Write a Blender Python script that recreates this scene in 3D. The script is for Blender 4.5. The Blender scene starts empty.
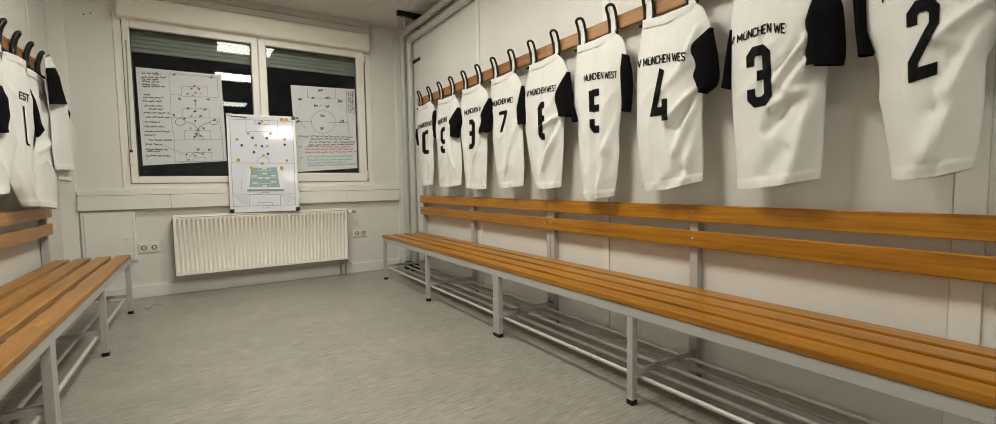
import bpy, bmesh, math, random
import numpy as np
from mathutils import Vector, Matrix, noise
from mathutils.bvhtree import BVHTree
PI = math.pi
SC = bpy.context.scene
COL = SC.collection
random.seed(7)

# ------------------------------------------------------------------ camera
F, CX, CY = 453.47, 498.0, 212.0
YAW, PITCH, ROLL, CAMZ = 0.5721, 0.0635, 0.0157, 0.9267
sy, cy_ = math.sin(YAW), math.cos(YAW); sp, cp = math.sin(PITCH), math.cos(PITCH)
fwd = Vector((sy*cp, cy_*cp, -sp)); rt = Vector((cy_, -sy, 0)); dn = fwd.cross(rt)
R2 = math.cos(ROLL)*rt + math.sin(ROLL)*dn
D2 = -math.sin(ROLL)*rt + math.cos(ROLL)*dn
EYE = Vector((0, 0, CAMZ))
cam_d = bpy.data.cameras.new('camera'); cam_d.sensor_width = 36; cam_d.sensor_fit = 'HORIZONTAL'
cam_d.lens = 36*F/996; cam_d.clip_start = .02; cam_d.clip_end = 50
cam = bpy.data.objects.new('camera', cam_d); COL.objects.link(cam)
m = Matrix.Identity(4)
for i in range(3):
    m[i][0] = R2[i]; m[i][1] = -D2[i]; m[i][2] = -fwd[i]; m[i][3] = EYE[i]
cam.matrix_world = m
SC.camera = cam

def ray(px, py):                       # direction through a point of the photograph (surveying aid)
    return (R2*((px-CX)/F) + D2*((py-CY)/F) + fwd).normalized()
def at_x(px, py, X):
    d = ray(px, py); return EYE + d*(X/d.x)
def at_y(px, py, Y):
    d = ray(px, py); return EYE + d*(Y/d.y)

# room dimensions
WR, WL, YF, YB, ZC = 1.905, -0.963, 4.856, -2.0, 2.615

# ------------------------------------------------------------------ materials
def new_mat(name):
    mt = bpy.data.materials.new(name); mt.use_nodes = True
    nt = mt.node_tree; b = nt.nodes['Principled BSDF']
    return mt, nt, b
def mat(name, col, rough=.5, metal=0, bump=0, bscale=60, var=0, vscale=6, spec=.5, stretch=None, sheen=0):
    mt, nt, b = new_mat(name)
    b.inputs['Base Color'].default_value = (*col, 1); b.inputs['Roughness'].default_value = rough
    b.inputs['Metallic'].default_value = metal; b.inputs['Specular IOR Level'].default_value = spec
    if sheen: b.inputs['Sheen Weight'].default_value = sheen
    if bump or var:
        tc = nt.nodes.new('ShaderNodeTexCoord'); mp = nt.nodes.new('ShaderNodeMapping')
        nt.links.new(tc.outputs['Object'], mp.inputs['Vector'])
        if stretch: mp.inputs['Scale'].default_value = stretch
    if var:
        n = nt.nodes.new('ShaderNodeTexNoise'); n.inputs['Scale'].default_value = vscale; n.inputs['Detail'].default_value = 5
        nt.links.new(mp.outputs[0], n.inputs['Vector'])
        cr = nt.nodes.new('ShaderNodeValToRGB')
        cr.color_ramp.elements[0].position = .3; cr.color_ramp.elements[1].position = .7
        cr.color_ramp.elements[0].color = (*[c*(1-var) for c in col], 1); cr.color_ramp.elements[1].color = (*[min(1, c*(1+var)) for c in col], 1)
        nt.links.new(n.outputs['Fac'], cr.inputs['Fac']); nt.links.new(cr.outputs[0], b.inputs['Base Color'])
    if bump:
        n2 = nt.nodes.new('ShaderNodeTexNoise'); n2.inputs['Scale'].default_value = bscale; n2.inputs['Detail'].default_value = 3
        nt.links.new(mp.outputs[0], n2.inputs['Vector'])
        bp = nt.nodes.new('ShaderNodeBump'); bp.inputs['Strength'].default_value = bump; bp.inputs['Distance'].default_value = .002
        nt.links.new(n2.outputs['Fac'], bp.inputs['Height']); nt.links.new(bp.outputs[0], b.inputs['Normal'])
    return mt
def wood_mat(name, dark, mid, light, axis=(30, 1.1, 30), rough=.32):
    mt, nt, b = new_mat(name)
    tc = nt.nodes.new('ShaderNodeTexCoord'); mp = nt.nodes.new('ShaderNodeMapping'); mp.inputs['Scale'].default_value = axis
    nt.links.new(tc.outputs['Object'], mp.inputs['Vector'])
    n = nt.nodes.new('ShaderNodeTexNoise'); n.inputs['Scale'].default_value = 2.2; n.inputs['Detail'].default_value = 7; n.inputs['Roughness'].default_value = .62; n.inputs['Distortion'].default_value = .5
    nt.links.new(mp.outputs[0], n.inputs['Vector'])
    cr = nt.nodes.new('ShaderNodeValToRGB'); e = cr.color_ramp.elements
    e[0].position = .28; e[0].color = (*dark, 1); e[1].position = .72; e[1].color = (*light, 1)
    k = e.new(.5); k.color = (*mid, 1)
    nt.links.new(n.outputs['Fac'], cr.inputs['Fac'])
    n3 = nt.nodes.new('ShaderNodeTexNoise'); n3.inputs['Scale'].default_value = .55; n3.inputs['Detail'].default_value = 2
    nt.links.new(mp.outputs[0], n3.inputs['Vector'])
    mx = nt.nodes.new('ShaderNodeMix'); mx.data_type = 'RGBA'; mx.blend_type = 'MULTIPLY'
    cr2 = nt.nodes.new('ShaderNodeValToRGB'); cr2.color_ramp.elements[0].position = .35; cr2.color_ramp.elements[0].color = (.72, .66, .6, 1); cr2.color_ramp.elements[1].position = .6; cr2.color_ramp.elements[1].color = (1, 1, 1, 1)
    nt.links.new(n3.outputs['Fac'], cr2.inputs['Fac'])
    mx.inputs[0].default_value = .8
    nt.links.new(cr.outputs[0], mx.inputs[6]); nt.links.new(cr2.outputs[0], mx.inputs[7])
    nt.links.new(mx.outputs[2], b.inputs['Base Color'])
    b.inputs['Roughness'].default_value = rough
    bp = nt.nodes.new('ShaderNodeBump'); bp.inputs['Strength'].default_value = .15; bp.inputs['Distance'].default_value = .001
    nt.links.new(n.outputs['Fac'], bp.inputs['Height']); nt.links.new(bp.outputs[0], b.inputs['Normal'])
    return mt
def floor_mat():
    mt, nt, b = new_mat('floor_vinyl')
    tc = nt.nodes.new('ShaderNodeTexCoord')
    def ns(scale, st, det, w=None):
        mp = nt.nodes.new('ShaderNodeMapping'); mp.inputs['Scale'].default_value = st
        nt.links.new(tc.outputs['Object'], mp.inputs['Vector'])
        n = nt.nodes.new('ShaderNodeTexNoise'); n.inputs['Scale'].default_value = scale; n.inputs['Detail'].default_value = det; n.inputs['Roughness'].default_value = .65
        nt.links.new(mp.outputs[0], n.inputs['Vector']); return n
    a = ns(9, (1.2, 12, 1), 6); c = ns(1.6, (1, 2.2, 1), 4); d = ns(40, (1.5, 9, 1), 3)
    def ramp(n, p0, p1, c0, c1):
        r = nt.nodes.new('ShaderNodeValToRGB'); e = r.color_ramp.elements
        e[0].position = p0; e[1].position = p1; e[0].color = (*c0, 1); e[1].color = (*c1, 1)
        nt.links.new(n.outputs['Fac'], r.inputs['Fac']); return r
    r1 = ramp(a, .3, .7, (.18, .17, .15), (.42, .40, .345))
    r2 = ramp(c, .3, .7, (.86, .86, .86), (1.08, 1.07, 1.05))
    r3 = ramp(d, .35, .65, (.9, .9, .9), (1.08, 1.08, 1.08))
    prev = r1
    for r in (r2, r3):
        mx = nt.nodes.new('ShaderNodeMix'); mx.data_type = 'RGBA'; mx.blend_type = 'MULTIPLY'; mx.inputs[0].default_value = 1
        nt.links.new(prev.outputs[0] if prev is r1 else prev.outputs[2], mx.inputs[6]); nt.links.new(r.outputs[0], mx.inputs[7]); prev = mx
    nt.links.new(prev.outputs[2], b.inputs['Base Color'])
    b.inputs['Roughness'].default_value = .36; b.inputs['Specular IOR Level'].default_value = .45
    bp = nt.nodes.new('ShaderNodeBump'); bp.inputs['Strength'].default_value = .25; bp.inputs['Distance'].default_value = .0015
    nt.links.new(a.outputs['Fac'], bp.inputs['Height']); nt.links.new(bp.outputs[0], b.inputs['Normal'])
    return mt
def glass_mat():
    mt, nt, b = new_mat('window_glass')
    nt.nodes.remove(b)
    out = nt.nodes['Material Output']
    tr = nt.nodes.new('ShaderNodeBsdfTransparent'); tr.inputs[0].default_value = (.9, .93, .91, 1)
    gl = nt.nodes.new('ShaderNodeBsdfGlossy'); gl.inputs['Roughness'].default_value = .0
    fr = nt.nodes.new('ShaderNodeFresnel'); fr.inputs[0].default_value = 1.36
    mx = nt.nodes.new('ShaderNodeMixShader')
    nt.links.new(fr.outputs[0], mx.inputs[0]); nt.links.new(tr.outputs[0], mx.inputs[1]); nt.links.new(gl.outputs[0], mx.inputs[2])
    nt.links.new(mx.outputs[0], out.inputs[0])
    return mt
def emit_mat(name, col, s):
    mt, nt, b = new_mat(name)
    b.inputs['Base Color'].default_value = (.8, .8, .8, 1)
    b.inputs['Emission Color'].default_value = (*col, 1); b.inputs['Emission Strength'].default_value = s
    return mt

M = {}
M['wall'] = mat('wall_paint', (.71, .695, .65), .6, bump=.05, bscale=120, var=.025, vscale=2.5, spec=.3)
M['ceiling'] = mat('ceiling_paint', (.62, .60, .555), .7, bump=.05, bscale=90, spec=.2)
M['floor'] = floor_mat()
M['trim'] = mat('white_trim', (.76, .75, .705), .45, var=.02, vscale=4)
M['pvc'] = mat('window_plastic', (.77, .755, .70), .35, var=.015, vscale=5)
M['box'] = mat('shutter_box_plastic', (.74, .71, .62), .45, var=.02, vscale=4)
M['fascia'] = mat('fascia_paint', (.5, .475, .425), .6)
M['glass'] = glass_mat()
M['slats'] = mat('shutter_slats', (.36, .37, .345), .5)
M['night'] = mat('night_sky_backdrop', (.004, .004, .005), .9)
M['wood'] = wood_mat('lacquered_beech', (.26, .10, .006), (.41, .168, .010), (.52, .235, .018))
M['railwood'] = wood_mat('rail_beech', (.24, .105, .028), (.33, .15, .045), (.40, .195, .066), rough=.4)
M['leftwood'] = wood_mat('beech_tinted_by_light', (.29, .135, .036), (.40, .195, .052), (.49, .255, .08), rough=.42)  # same beech on the left benches, muted look of the light put into its colour
M['metal'] = mat('grey_powder_coat', (.47, .47, .45), .42, metal=.12, var=.03, vscale=20)
M['bright'] = mat('rod_steel', (.50, .49, .46), .38, metal=.1, var=.05, vscale=25)
M['black'] = mat('black_plastic', (.006, .0055, .006), .35, spec=.35)
M['plate'] = mat('hook_plate_white', (.72, .70, .68), .4)
M['white_cloth'] = mat('white_jersey_cloth', (.72, .715, .685), .85, bump=.12, bscale=700, var=.012, vscale=9, spec=.15, sheen=.1)
M['black_cloth'] = mat('black_jersey_cloth', (.0045, .0042, .005), .9, bump=.12, bscale=700, spec=.06)
M['print'] = mat('black_print', (.005, .005, .0055), .7, spec=.1)
M['rad'] = mat('radiator_enamel', (.86, .83, .76), .35, var=.01, vscale=5)
M['chrome'] = mat('chrome', (.7, .7, .7), .2, metal=.9)
M['brass'] = mat('valve_brass', (.42, .36, .28), .35, metal=.8)
M['pipe'] = mat('grey_pipe', (.50, .51, .47), .4, metal=.1, var=.03, vscale=8)
M['paper'] = mat('poster_paper', (.60, .62, .63), .7, var=.02, vscale=5)
M['paper2'] = mat('sheet_paper', (.75, .77, .76), .7)
M['board'] = mat('whiteboard_enamel', (.70, .72, .80), .08, spec=.22)
M['alu'] = mat('board_frame', (.72, .72, .70), .5, metal=.1)
M['ink'] = mat('black_ink', (.03, .03, .035), .6)
M['inkgrey'] = mat('grey_ink', (.26, .27, .28), .6)
M['palegrey'] = mat('pale_grey_ink', (.42, .43, .43), .6)
M['line'] = mat('printed_pitch_line', (.22, .23, .27), .5)
M['inkred'] = mat('red_ink', (.42, .06, .045), .6)
M['inkteal'] = mat('teal_ink', (.10, .36, .32), .6)
M['yellow'] = mat('yellow_magnet', (.56, .40, .04), .35)
M['orange'] = mat('ochre_magnet', (.54, .32, .04), .35)
M['blue'] = mat('blue_magnet', (.012, .018, .085), .35)
M['pitch'] = mat('printed_green', (.27, .39, .40), .6, var=.06, vscale=40)
M['socket'] = mat('socket_plastic', (.74, .72, .62), .35)
M['dark'] = mat('socket_hole', (.16, .14, .11), .5)
M['gap'] = mat('dark_gap_seal', (.09, .085, .08), .7)
M['seam'] = mat('panel_seam', (.58, .57, .52), .7)
M['lamp'] = emit_mat('lamp_diffuser', (1, .97, .865), 16)
M['lamp_new'] = emit_mat('bright_lamp_diffuser', (1, .97, .865), 23)
M['lamp_old'] = emit_mat('dim_lamp_diffuser', (1, .97, .865), 12)
M['cable'] = mat('cable_grey', (.08, .08, .08), .5)

# ------------------------------------------------------------------ mesh helpers
def link_mesh(name, bm, material, parent=None, smooth=None):
    me = bpy.data.meshes.new(name)
    bmesh.ops.recalc_face_normals(bm, faces=bm.faces) if smooth != 'keep' else None
    bm.to_mesh(me); bm.free()
    me.materials.append(M[material] if isinstance(material, str) else material)
    if smooth:
        me.polygons.foreach_set('use_smooth', [True]*len(me.polygons))
        if smooth not in (True, 'keep'): me.set_sharp_from_angle(angle=math.radians(smooth))
    o = bpy.data.objects.new(name, me); COL.objects.link(o)
    if parent is not None: o.parent = parent
    return o
def tag(o, label=None, cat=None, group=None, kind=None):
    if label: o['label'] = label
    if cat: o['category'] = cat
    if group: o['group'] = group
    if kind: o['kind'] = kind
    return o
def empty(name, loc, label, cat, group=None, rz=0):
    o = bpy.data.objects.new(name, None); COL.objects.link(o); o.location = loc; o.rotation_euler = (0, 0, rz)
    o.empty_display_size = .1
    return tag(o, label, cat, group)
def structure(o, label, cat):
    return tag(o, label, cat, kind='structure')
def box(bm, x0, x1, y0, y1, z0, z1, bev=0, seg=2):
    v = [bm.verts.new((x, y, z)) for x in (x0, x1) for y in (y0, y1) for z in (z0, z1)]
    fs = [bm.faces.new([v[i] for i in q]) for q in ((0, 1, 3, 2), (4, 6, 7, 5), (0, 4, 5, 1), (2, 3, 7, 6), (0, 2, 6, 4), (1, 5, 7, 3))]
    if bev:
        es = list({e for f in fs for e in f.edges})
        bmesh.ops.bevel(bm, geom=es, offset=bev, segments=seg, affect='EDGES', profile=.5)
def B(*a, **k):
    bm = bmesh.new(); box(bm, *a, **k); return bm
def frames(pts):
    n = len(pts); out = []; up = None
    for i in range(n):
        t = (pts[min(i+1, n-1)] - pts[max(i-1, 0)]).normalized()
        if up is None:
            up = Vector((0, 0, 1)) if abs(t.z) < .9 else Vector((0, 1, 0))
        s = t.cross(up).normalized(); up = s.cross(t).normalized()
        out.append((s, up.copy()))
    return out
def tube(bm, pts, r, seg=10, caps=True):
    pts = [Vector(p) for p in pts]; rings = []
    for i, (p, (s, u)) in enumerate(zip(pts, frames(pts))):
        rr = r[i] if isinstance(r, (list, tuple)) else r
        rings.append([bm.verts.new(p + s*rr*math.cos(2*PI*k/seg) + u*rr*math.sin(2*PI*k/seg)) for k in range(seg)])
    for a, b in zip(rings, rings[1:]):
        for k in range(seg): bm.faces.new((a[k], a[(k+1) % seg], b[(k+1) % seg], b[k]))
    if caps: bm.faces.new(rings[0][::-1]); bm.faces.new(rings[-1])
def T(pts, r, seg=10, caps=True):
    bm = bmesh.new(); tube(bm, pts, r, seg, caps); return bm
def disc_prism(c, ax, r, h, seg=20, bev=0):
    c = Vector(c); ax = Vector(ax).normalized(); bm = bmesh.new()
    if bev: tube(bm, [c, c+ax*(h-bev), c+ax*h], [r, r, r-bev], seg)
    else: tube(bm, [c, c+ax*h], r, seg)
    return bm
def children(o): return [c for c in bpy.data.objects if c.parent is o]
def copy_tree(o, kids, parent=None):
    c = o.copy(); COL.objects.link(c)
    if parent is not None: c.parent = parent
    for ch in kids.get(o, ()): copy_tree(ch, kids, c)
    return c
def kid_map():
    k = {}
    for o in bpy.data.objects:
        if o.parent is not None: k.setdefault(o.parent, []).append(o)
    return k

# ------------------------------------------------------------------ 2-D strokes -> ribbons
def resample(poly, step):
    out = [poly[0]]
    for a, b in zip(poly, poly[1:]):
        n = max(1, int(math.ceil(math.hypot(b[0]-a[0], b[1]-a[1])/step)))
        for i in range(1, n+1): out.append((a[0]+(b[0]-a[0])*i/n, a[1]+(b[1]-a[1])*i/n))
    return out
def ribbon(bm, poly, w, mp, step=1e9, keep=None, cols=1):
    """poly: 2-D points, w: width in the same units, mp: 2-D -> Vector or None"""
    p = resample(poly, step); n = len(p)
    if n < 2: return
    left = []
    for i in range(n):
        a = p[i-1] if i else None; c = p[i+1] if i < n-1 else None
        def nrm(u, v):
            d = math.hypot(v[0]-u[0], v[1]-u[1]) or 1e-9
            return (-(v[1]-u[1])/d, (v[0]-u[0])/d)
        if a is None: nx = nrm(p[i], c); s = 1
        elif c is None: nx = nrm(a, p[i]); s = 1
        else:
            n1 = nrm(a, p[i]); n2 = nrm(p[i], c)
            sx, sy_ = n1[0]+n2[0], n1[1]+n2[1]; L = math.hypot(sx, sy_)
            if L < .3: nx = n1; s = 1
            else:
                nx = (sx/L, sy_/L); s = min(1.6, 2/L)
        row = []
        for k in range(cols+1):
            f = (k/cols-.5)*w*s
            q = (p[i][0]+nx[0]*f, p[i][1]+nx[1]*f)
            row.append(q)
        left.append(row)
    vs = [[None]*(cols+1) for _ in range(n)]
    for i in range(n):
        for k in range(cols+1):
            q = left[i][k]
            if keep and not keep(q): continue
            co = mp(q)
            if co is not None: vs[i][k] = bm.verts.new(co)
    for i in range(n-1):
        for k in range(cols):
            f = (vs[i][k], vs[i+1][k], vs[i+1][k+1], vs[i][k+1])
            if all(f): bm.faces.new(f)

def ell(cx, cy, rx, ry, a0=0, a1=360, n=20):
    return [(cx+rx*math.cos(math.radians(a0+(a1-a0)*i/n)), cy+ry*math.sin(math.radians(a0+(a1-a0)*i/n))) for i in range(n+1)]

# ------------------------------------------------------------------ the setting
o = link_mesh('floor', B(WL-.1, WR+.1, YB-.1, YF+.25, -.1, 0), 'floor'); structure(o, 'grey streaked vinyl floor of the changing room', 'floor')
o = link_mesh('ceiling', B(WL-.1, WR+.1, YB-.1, YF+.25, ZC, ZC+.1), 'ceiling'); structure(o, 'flat off-white ceiling', 'ceiling')
o = link_mesh('wall_left', B(WL-.1, WL, YB-.1, YF+.1, 0, ZC), 'wall'); structure(o, 'off-white panelled wall behind the left coat bench', 'wall')
o = link_mesh('wall_right', B(WR, WR+.1, YB-.1, YF+.1, 0, ZC), 'wall'); structure(o, 'off-white panelled wall behind the long row of jerseys', 'wall')
o = link_mesh('wall_back', B(WL, WR, YB-.1, YB, 0, ZC), 'wall'); structure(o, 'plain off-white wall behind the viewer', 'wall')
# far wall with the window opening
WX0, WX1, WZ0, WZ1 = -.569, 1.5353, .9254, 2.36
bm = bmesh.new()
box(bm, WL, WX0, YF, YF+.12, 0, ZC); box(bm, WX1, WR, YF, YF+.12, 0, ZC)
box(bm, WX0, WX1, YF, YF+.12, 0, WZ0); box(bm, WX0, WX1, YF, YF+.12, WZ1, ZC)
o = link_mesh('wall_far', bm, 'wall'); structure(o, 'off-white far wall with the window and radiator', 'wall')
o = link_mesh('baseboard_far', B(-.86, 1.80, YF-.016, YF, 0, .103, bev=.004), 'trim'); structure(o, 'white skirting board under the radiator', 'baseboard')
o = link_mesh('trim_1', B(WL, -.86, YF-.022, YF, 0, ZC, bev=.003), 'trim'); structure(o, 'white vertical corner strip at the left end of the far wall', 'trim')
o = link_mesh('trim_2', B(1.803, WR, YF-.022, YF, 0, ZC, bev=.003), 'trim'); structure(o, 'white vertical corner strip beside the grey pipes', 'trim')
bm = bmesh.new()
box(bm, -.855, 1.80, YF-.05, YF, .757, .873, bev=.004); box(bm, -.855, 1.80, YF-.044, YF, .876, .925, bev=.004)
o = link_mesh('trim_3', bm, 'trim'); structure(o, 'white cable trunking running below the window', 'trim')
bm = bmesh.new()
for x in (-.252, .35, 1.232): box(bm, x, x+.002, YF-.0505, YF-.04, .757, .873)
link_mesh('trunking_joint', bm, 'gap', o)
# batten strips covering the wall panel joints
for i, (y0, y1) in enumerate(((3.19, 3.24), (1.80, 1.85), (.335, .405))):
    bm = B(WR-.006, WR, y0, y1, 0, ZC, bev=.002)
    o = link_mesh('trim_%d' % (4+i), bm, 'trim')
    structure(o, 'narrow white batten over a joint of the right wall panels, %s' % ('behind the jersey numbered 8', 'behind the jerseys numbered 5 and 4', 'at the right edge of the photo')[i], 'trim')
    bm = bmesh.new()
    for y in (y0-.003, y1+.001): box(bm, WR-.002, WR, y, y+.002, 0, ZC)
    link_mesh('batten_shadow_gap', bm, 'seam', o)
for i, (y0, y1) in enumerate(((4.36, 4.40), (2.96, 3.0))):
    o = link_mesh('trim_%d' % (7+i), B(WL, WL+.006, y0, y1, 0, ZC, bev=.002), 'trim')
    structure(o, 'narrow white batten on the left wall %s' % ('past the end of the left coat rail', 'behind the left coat bench')[i], 'trim')
# two plugged screw holes left of the shutter box
bm = bmesh.new()
for p in ((83.5, 14.3), (90.5, 13.3)):
    c = at_y(*p, YF); tube(bm, [c, c+Vector((0, -.0015, 0))], .006, 10)
o = link_mesh('trim_9', bm, 'gap'); structure(o, 'two small dark screw holes in the far wall left of the shutter box', 'screw holes')

# ------------------------------------------------------------------ window
GY = YF+.02
win = bpy.data.objects.new('window_1', None); COL.objects.link(win); win.location = (.48, YF, 1.6)
structure(win, 'two-pane white plastic window on the far wall, dark outside', 'window')
def wpart(name, bm, material, smooth=None):
    o = link_mesh(name, bm, material, win, smooth); o.matrix_parent_inverse = Matrix.Translation(-Vector(win.location)); return o
def ring(bm, x0, x1, z0, z1, w, y0, y1, bev=.004):
    box(bm, x0, x0+w, y0, y1, z0, z1, bev); box(bm, x1-w, x1, y0, y1, z0, z1, bev)
    box(bm, x0+w, x1-w, y0, y1, z0, z0+w, bev); box(bm, x0+w, x1-w, y0, y1, z1-w, z1, bev)
bm = bmesh.new(); ring(bm, WX0, WX1, WZ0, WZ1, .055, YF-.008, YF+.07)
box(bm, .452, .498, YF-.004, YF+.06, .98, 2.31)
wpart('window_frame', bm, 'pvc')
bm = bmesh.new()
for x in (WX0-.0035, WX1+.0005): box(bm, x, x+.003, YF-.002, YF, WZ0, WZ1)
box(bm, WX0, WX1, YF-.002, YF, WZ0-.0035, WZ0-.0005)
wpart('frame_seam', bm, 'seam')
def sash(x0, x1, gx0, gx1, gz0, gz1):
    bm = bmesh.new(); z0, z1 = .972, 2.325; y0, y1 = YF-.024, YF+.05
    box(bm, x0, gx0, y0, y1, z0, z1, .006); box(bm, gx1, x1, y0, y1, z0, z1, .006)
    box(bm, gx0-.004, gx1+.004, y0+.0005, y1, z0, gz0, .006); box(bm, gx0-.004, gx1+.004, y0+.0005, y1, gz1, z1, .006)
    s = wpart('sash', bm, 'pvc')
    bm = bmesh.new()
    for (a, b, c, d) in ((gx0, gx0+.006, gz0, gz1), (gx1-.006, gx1, gz0, gz1), (gx0, gx1, gz0, gz0+.006), (gx0, gx1, gz1-.006, gz1)):
        box(bm, a, b, GY-.012, GY-.001, c, d)
    link_mesh('glazing_seal', bm, 'gap', s)
    g = wpart('glass_pane', B(gx0-.003, gx1+.003, GY, GY+.004, gz0-.003, gz1+.003), 'glass')
    return s
S1 = sash(-.512, .473, -.4647, .418, 1.030, 2.2534)
S2 = sash(.477, 1.462, .542, 1.3844, 1.058, 2.2534)
for z in (1.04, 2.25):
    link_mesh('hinge', T([(1.468, YF-.022, z-.04), (1.468, YF-.022, z+.04)], .008, 10), 'pvc', S2, 40)
bm = bmesh.new(); box(bm, WX0+.05, WX1-.05, YF-.0095, YF-.007, .9685, .9725)
box(bm, -.5165, -.513, YF-.0095, YF-.007, .97, 2.32); box(bm, 1.4625, 1.4655, YF-.0095, YF-.007, .97, 2.32)
wpart('sash_gap', bm, 'gap')
# roller shutter outside, partly lowered
bm = bmesh.new()
z = 2.34
while z > 2.11:
    box(bm, -.56, 1.53, YF+.10, YF+.112, z-.0352, z-.0012, bev=.003); z -= .036
box(bm, -.56, 1.53, YF+.095, YF+.117, 2.085, 2.112, bev=.003)
wpart('roller_shutter', bm, 'slats')
bm = bmesh.new()
box(bm, WX0-.02, WX0+.01, YF+.125, YF+.16, .9, 2.5); box(bm, WX1-.01, WX1+.02, YF+.125, YF+.16, .9, 2.5)
wpart('shutter_guide', bm, 'slats')
# roller shutter box above the window
bx = empty('shutter_box', (.48, YF, 2.33), 'long cream roller shutter box above the window', 'shutter box')
def sub(name, bm, material, root, smooth=None):
    o = link_mesh(name, bm, material, root, smooth); o.matrix_parent_inverse = Matrix.Translation(-Vector(root.location)); return o
bm = bmesh.new()
prof = [(0, 0), (-.088, 0), (-.098, .012), (-.1, .03), (-.1, .15), (-.094, .166), (-.08, .172), (0, .172)]
def extr(bm, prof, x0, x1, zb, yb):
    a = [bm.verts.new((x0, yb+p[0], zb+p[1])) for p in prof]; b = [bm.verts.new((x1, yb+p[0], zb+p[1])) for p in prof]
    n = len(prof)
    for i in range(n): bm.faces.new((a[i], a[(i+1) % n], b[(i+1) % n], b[i]))
    bm.faces.new(a); bm.faces.new(b[::-1])
extr(bm, prof, -.515, 1.495, 2.318, YF)
sub('box_shell', bm, 'box', bx)
bm = bmesh.new()
extr(bm, [(p[0]*1.02, p[1]*1.015-.001) for p in prof], -.527, -.515, 2.318, YF); sub('end_cap', bm, 'box', bx)
bm = bmesh.new(); extr(bm, [(p[0]*1.02, p[1]*1.015-.001) for p in prof], 1.495, 1.506, 2.318, YF)
sub('end_cap', bm, 'box', bx)
bm = bmesh.new(); box(bm, -.56, 1.515, YF-.075, YF, 2.495, 2.555, bev=.003); box(bm, -.56, 1.515, YF-.085, YF, 2.557, ZC, bev=.003)
o = link_mesh('trim_10', bm, 'fascia'); structure(o, 'grey fascia strip between the shutter box and the ceiling', 'trim')
# shutter strap and its holder on the left frame
st = empty('shutter_strap', (-.545, YF, 1.1), 'grey shutter strap with a white holder on the left window frame', 'shutter strap')
a = at_y(125.8, 40, YF-.03); b = at_y(131.4, 151, YF-.03)
bm = bmesh.new(); tube(bm, [a, b], .0035, 8)
sub('strap', bm, 'inkgrey', st)
c = at_y(132.3, 158, YF-.027)
sub('strap_holder', B(c.x-.016, c.x+.016, YF-.036, YF-.02, c.z-.055, c.z+.05, bev=.005), 'pvc', st)
sub('strap_slot', B(b.x-.010, b.x+.010, YF-.038, YF-.03, b.z-.012, b.z+.008), 'black', st)

# ------------------------------------------------------------------ sheets taped to the panes
class Plane:                                    # maps points of a flat thing to 3-D
    def __init__(s, P, n): s.P = Vector(P); s.n = Vector(n).normalized()
    def hit(s, px, py, lift=0):
        d = ray(px, py); t = (s.P-EYE).dot(s.n)/d.dot(s.n); return EYE + d*t + s.n*lift
def sheet(name, corners, pl, thick, material, root, nsub=1, curl=0):
    bm = bmesh.new()
    top = [bm.verts.new(c + pl.n*thick) for c in corners]; bot = [bm.verts.new(c) for c in corners]
    bm.faces.new(top); bm.faces.new(bot[::-1])
    for i in range(4): bm.faces.new((bot[i], bot[(i+1) % 4], top[(i+1) % 4], top[i]))
    return sub(name, bm, material, root)
rng = random.Random(3)
def scrawl(x0, y0, x1, y1, h, seed):
    """one handwritten line as several short word strokes"""
    r = random.Random(seed); out = []; x = x0; L = x1-x0
    while x < x1-.6:
        wl = min(x1-x, r.uniform(3, 8)*h/2.2); n = max(4, int(wl/(h*.22))); pts = []
        for i in range(n):
            f = i/(n-1); xx = x+wl*f
            base = y0+(y1-y0)*((xx-x0)/L)
            pts.append((xx+r.uniform(-.15, .15)*h, base+(r.uniform(-.5, -.05) if i % 2 else r.uniform(0, .35))*h*(1.5 if r.random() < .15 else 1)))
        out.append(pts); x += wl+h*.55
    return out
def ink(root, name, polys, pl, w, material, lift=.0012):
    bm = bmesh.new()
    for p in polys: ribbon(bm, p, w, lambda q: pl.hit(q[0], q[1], lift))
    return sub(name, bm, material, root)
def ink_lines(root, name, groups, *a):
    for g in groups: ink(root, name, g, *a)
def ink_each(root, name, polys, *a):
    for p in polys: ink(root, name, [p], *a)
def rect(x0, y0, x1, y1): return [(x0, y0), (x1, y0), (x1, y1), (x0, y1), (x0, y0)]
def token(x, y, r, seed, n=9):
    q = random.Random(seed); return [(x+q.uniform(-1.2, 1.2)*r, y+q.uniform(-.8, .8)*r) for _ in range(n)]

plP = Plane((0, GY-.0018, 0), (0, -1, 0))
def poster(label, quad):
    cs = [plP.hit(*q) for q in quad]
    root = empty('tactics_poster', tuple(cs[3]), label, 'poster', 'hand-drawn tactics sheets on the window')
    sheet('paper', cs, plP, .0008, 'paper', root)
    return root
p1 = poster('hand-drawn tactics sheet with four half pitches beside a column of black notes', [(135.5, 67), (221, 75), (227, 161), (143, 165.5)])
pit = [[(169.6, 73.2), (170.2, 95), (171.4, 120), (174.4, 139.5), (175.4, 162)],
       [(171, 94.6), (177, 94.2), (182, 96.2), (218.2, 97.6), (217, 76)],
       [(181.6, 95.9), (181.6, 86.2), (207.8, 87.2), (207.8, 97)],
       [(171.6, 117.4), (220.5, 118.2)], [(182.6, 117.5), (182.6, 108.5), (209.2, 109), (209.2, 118)],
       [(174.6, 140), (222, 139.4), (219.2, 118)], [(184.5, 140), (184.5, 130.7), (210.5, 130.7), (210.5, 139.4)], [(193.5, 139.6), (193.5, 136.8), (203.4, 136.8), (203.4, 139.5)],
       [(175.3, 161.8), (224, 160.8), (222, 139.6)], [(186.4, 161.4), (186.4, 152.6), (211.7, 152.6), (212, 161.1)], [(193.2, 161.2), (193.2, 158), (205.4, 157.6), (205.4, 161)],
       [(170, 73.5), (217, 77.6)]]
ink(p1, 'pitch_drawing', pit, plP, .42, 'inkgrey')
dash = []
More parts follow.
